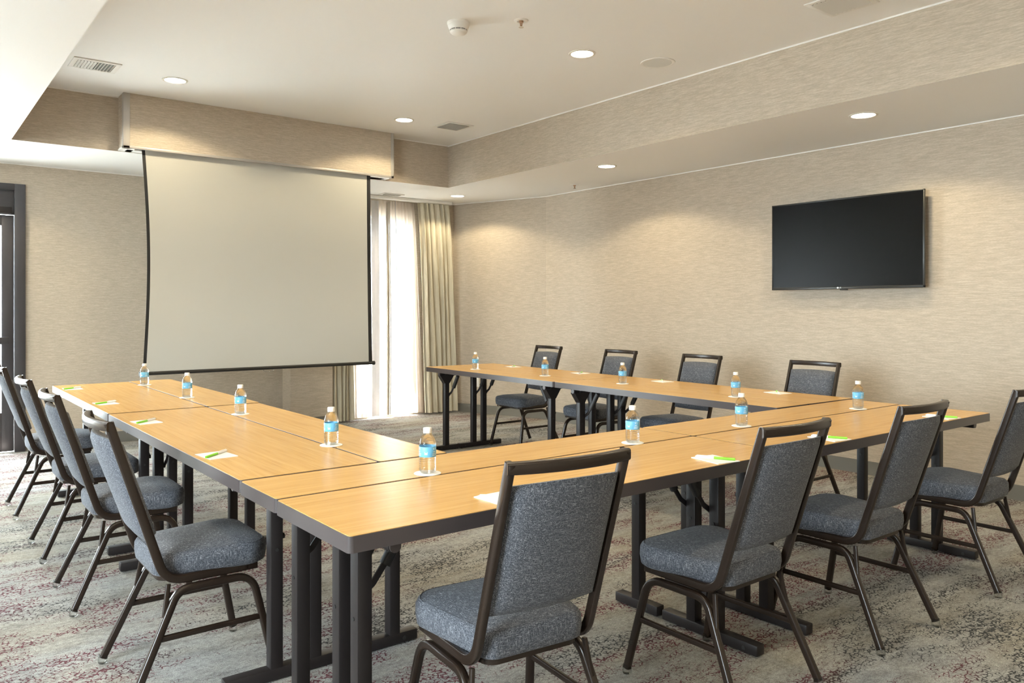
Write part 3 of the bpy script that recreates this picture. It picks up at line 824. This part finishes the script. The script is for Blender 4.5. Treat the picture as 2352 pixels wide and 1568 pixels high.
for x, y, lb in ((5.187, 7.713, 'recessed downlight in the lower ceiling by the drape'), (5.187, 5.25, 'recessed downlight in the lower ceiling, middle of the right wall'),
                 (5.187, 2.788, 'recessed downlight in the lower ceiling right above the television'), (5.187, .33, 'added recessed downlight in the lower ceiling, beyond the right edge of the frame'),  # second lamp here is out of view, added for more light
                 (.2, 7.713, 'added recessed downlight in the lower ceiling, beyond the left edge, by the door'), (.2, 5.25, 'added recessed downlight in the lower ceiling, beyond the left edge, middle one'),  # left-hand lamps are unseen, added to light that side of the room
                 (.2, 2.788, 'added recessed downlight in the lower ceiling, left of the camera'),
                 (1.0, -1.2, 'added recessed downlight in the lower ceiling behind the camera, left one'), (3.6, -1.2, 'added recessed downlight in the lower ceiling behind the camera, right one')):  # both unseen, added to light the room from behind the camera
    downlight(x, y, ZL, lb)

def register(name, x, y, z, w, dd, label, rows, cols=0, split=False, rz=0, tilt=40):
    e = empty(name, (x, y, z), rz, label, 'ceiling vent', 'metal ceiling air vents')
    bm = bmesh.new(); f = .032
    for a in ((-w/2, w/2, -dd/2, -dd/2 + f), (-w/2, w/2, dd/2 - f, dd/2), (-w/2, -w/2 + f, -dd/2 + f, dd/2 - f), (w/2 - f, w/2, -dd/2 + f, dd/2 - f)): box(bm, *a, -.008, -.0005, .002)
    obj('frame', bm, M['white'], e, 30)
    obj('duct', box(bmesh.new(), -w/2 + f, w/2 - f, -dd/2 + f, dd/2 - f, -.002, -.0008), M['duct'], e)
    iw, idd = w - 2 * f, dd - 2 * f
    def slat(cx, cy, lx, ly, tilt, ax):
        b = bmesh.new(); box(b, -lx/2, lx/2, -ly/2, ly/2, -.0007, .0007)
        bm2 = bmesh.new(); merge(bm2, b, Matrix.Translation((cx, cy, -.0085)) @ Matrix.Rotation(R(tilt), 4, ax)); obj('slat', bm2, M['white'], e)
    if split:
        n = 12
        for k in range(n):
            cx = -iw/2 + (k + .5) * iw / n
            slat(cx, 0, .016, idd, 55 if k < n / 2 else -38, 'Y')
        for k in range(7):
            b = bmesh.new(); yy = -idd/2 + (k + .5) * idd / 7; box(b, -iw/2, 0, yy - .002, yy + .002, -.006, -.0022); obj('damper_blade', b, M['white'], e)
    else:
        for k in range(rows):
            slat(0, -idd/2 + (k + .5) * idd / rows, iw, idd / rows * .95, tilt, 'X')
        for k in range(cols):
            b = bmesh.new(); cx = -iw/2 + (k + 1) * iw / (cols + 1); box(b, cx - .002, cx + .002, -idd/2, idd/2, -.006, -.0022); obj('cross_bar', b, M['white'], e)
register('air_vent', 1.142, 6.405, ZH, .31, .275, 'white two-way slatted air vent in the raised ceiling at the upper left', 8, split=True)
register('air_vent', 4.272, 6.43, ZH, .29, .29, 'small square louvred vent in the raised ceiling near its far right corner', 12, 1)
register('air_vent', 4.315, 2.45, ZH, .30, .30, 'white louvred vent in the raised ceiling cut by the top edge of the photo', 9, 0, rz=R(0), tilt=-40)
register('air_vent', 4.52, 8.08, ZL, .26, .15, 'thin slatted vent in the lower ceiling just above the curtain track', 5, 0)

e = empty('ceiling_speaker', (4.33, 3.862, ZH), 0, 'round flush white speaker in the raised ceiling beside the bright downlight', 'speaker')
bm = bmesh.new(); lathe(bm, [(.100, -.004), (.106, -.007), (.122, -.004), (.124, 0)], 44, cap=False); obj('rim', bm, M['white'], e, 50)
bm = bmesh.new(); lathe(bm, [(.1005, -.0045), (.1005, -.001)], 44); obj('grille', bm, M['grille'], e)

e = empty('smoke_detector', (2.748, 4.075, ZH), 0, 'white round smoke detector on the raised ceiling', 'smoke detector')
bm = bmesh.new(); lathe(bm, [(.070, 0), (.070, -.012), (.066, -.016), (.066, -.024), (.062, -.034), (.056, -.046), (.054, -.047)], 40); obj('base', bm, M['white'], e, 35)
bm = bmesh.new(); lathe(bm, [(.0535, -.0465), (.0525, -.056)], 40); obj('sensor_chamber', bm, M['dark'], e)
bm = bmesh.new(); lathe(bm, [(.0545, -.0515), (.0545, -.0535)], 40); obj('grille_ring', bm, M['white'], e)
for k in range(10):
    bm = bmesh.new(); a = 2 * PI * k / 10; rod(bm, (.0540 * math.cos(a), .0540 * math.sin(a), -.0465), (.0530 * math.cos(a), .0530 * math.sin(a), -.0565), .0022, 6)
    obj('grille_bar', bm, M['white'], e)
bm = bmesh.new(); lathe(bm, [(.054, -.0555), (.053, -.060), (.046, -.068), (.032, -.073), (.012, -.0755)], 40); obj('dome', bm, M['white'], e, 50)

def sprinkler(x, y, z, label):
    e = empty('sprinkler_head', (x, y, z), 0, label, 'sprinkler', 'ceiling fire sprinklers')
    bm = bmesh.new(); lathe(bm, [(.020, -.001), (.026, -.008), (.042, -.005), (.044, 0)], 30, cap=False); obj('escutcheon', bm, M['white'], e, 50)
    bm = bmesh.new(); lathe(bm, [(.014, 0), (.014, -.012), (.008, -.016)], 16); obj('body', bm, M['brass'], e, 40)
    for sx in (-1, 1): obj('frame_arm', rod(bmesh.new(), (sx * .010, 0, -.012), (sx * .004, 0, -.040), .0022, 8), M['brass'], e, 40)
    bm = bmesh.new(); rod(bm, (0, 0, -.016), (0, 0, -.040), .0025, 8); obj('glass_bulb', bm, M['brass'], e, 40)
    bm = bmesh.new(); lathe(bm, [(.004, -.038), (.016, -.041), (.016, -.043), (.004, -.042)], 16); obj('deflector', bm, M['chrome'], e, 40)
sprinkler(3.03, 3.808, ZH, 'fire sprinkler head in the raised ceiling next to the smoke detector')
sprinkler(5.70, 6.25, ZL, 'small fire sprinkler head in the lower ceiling close to the right wall')
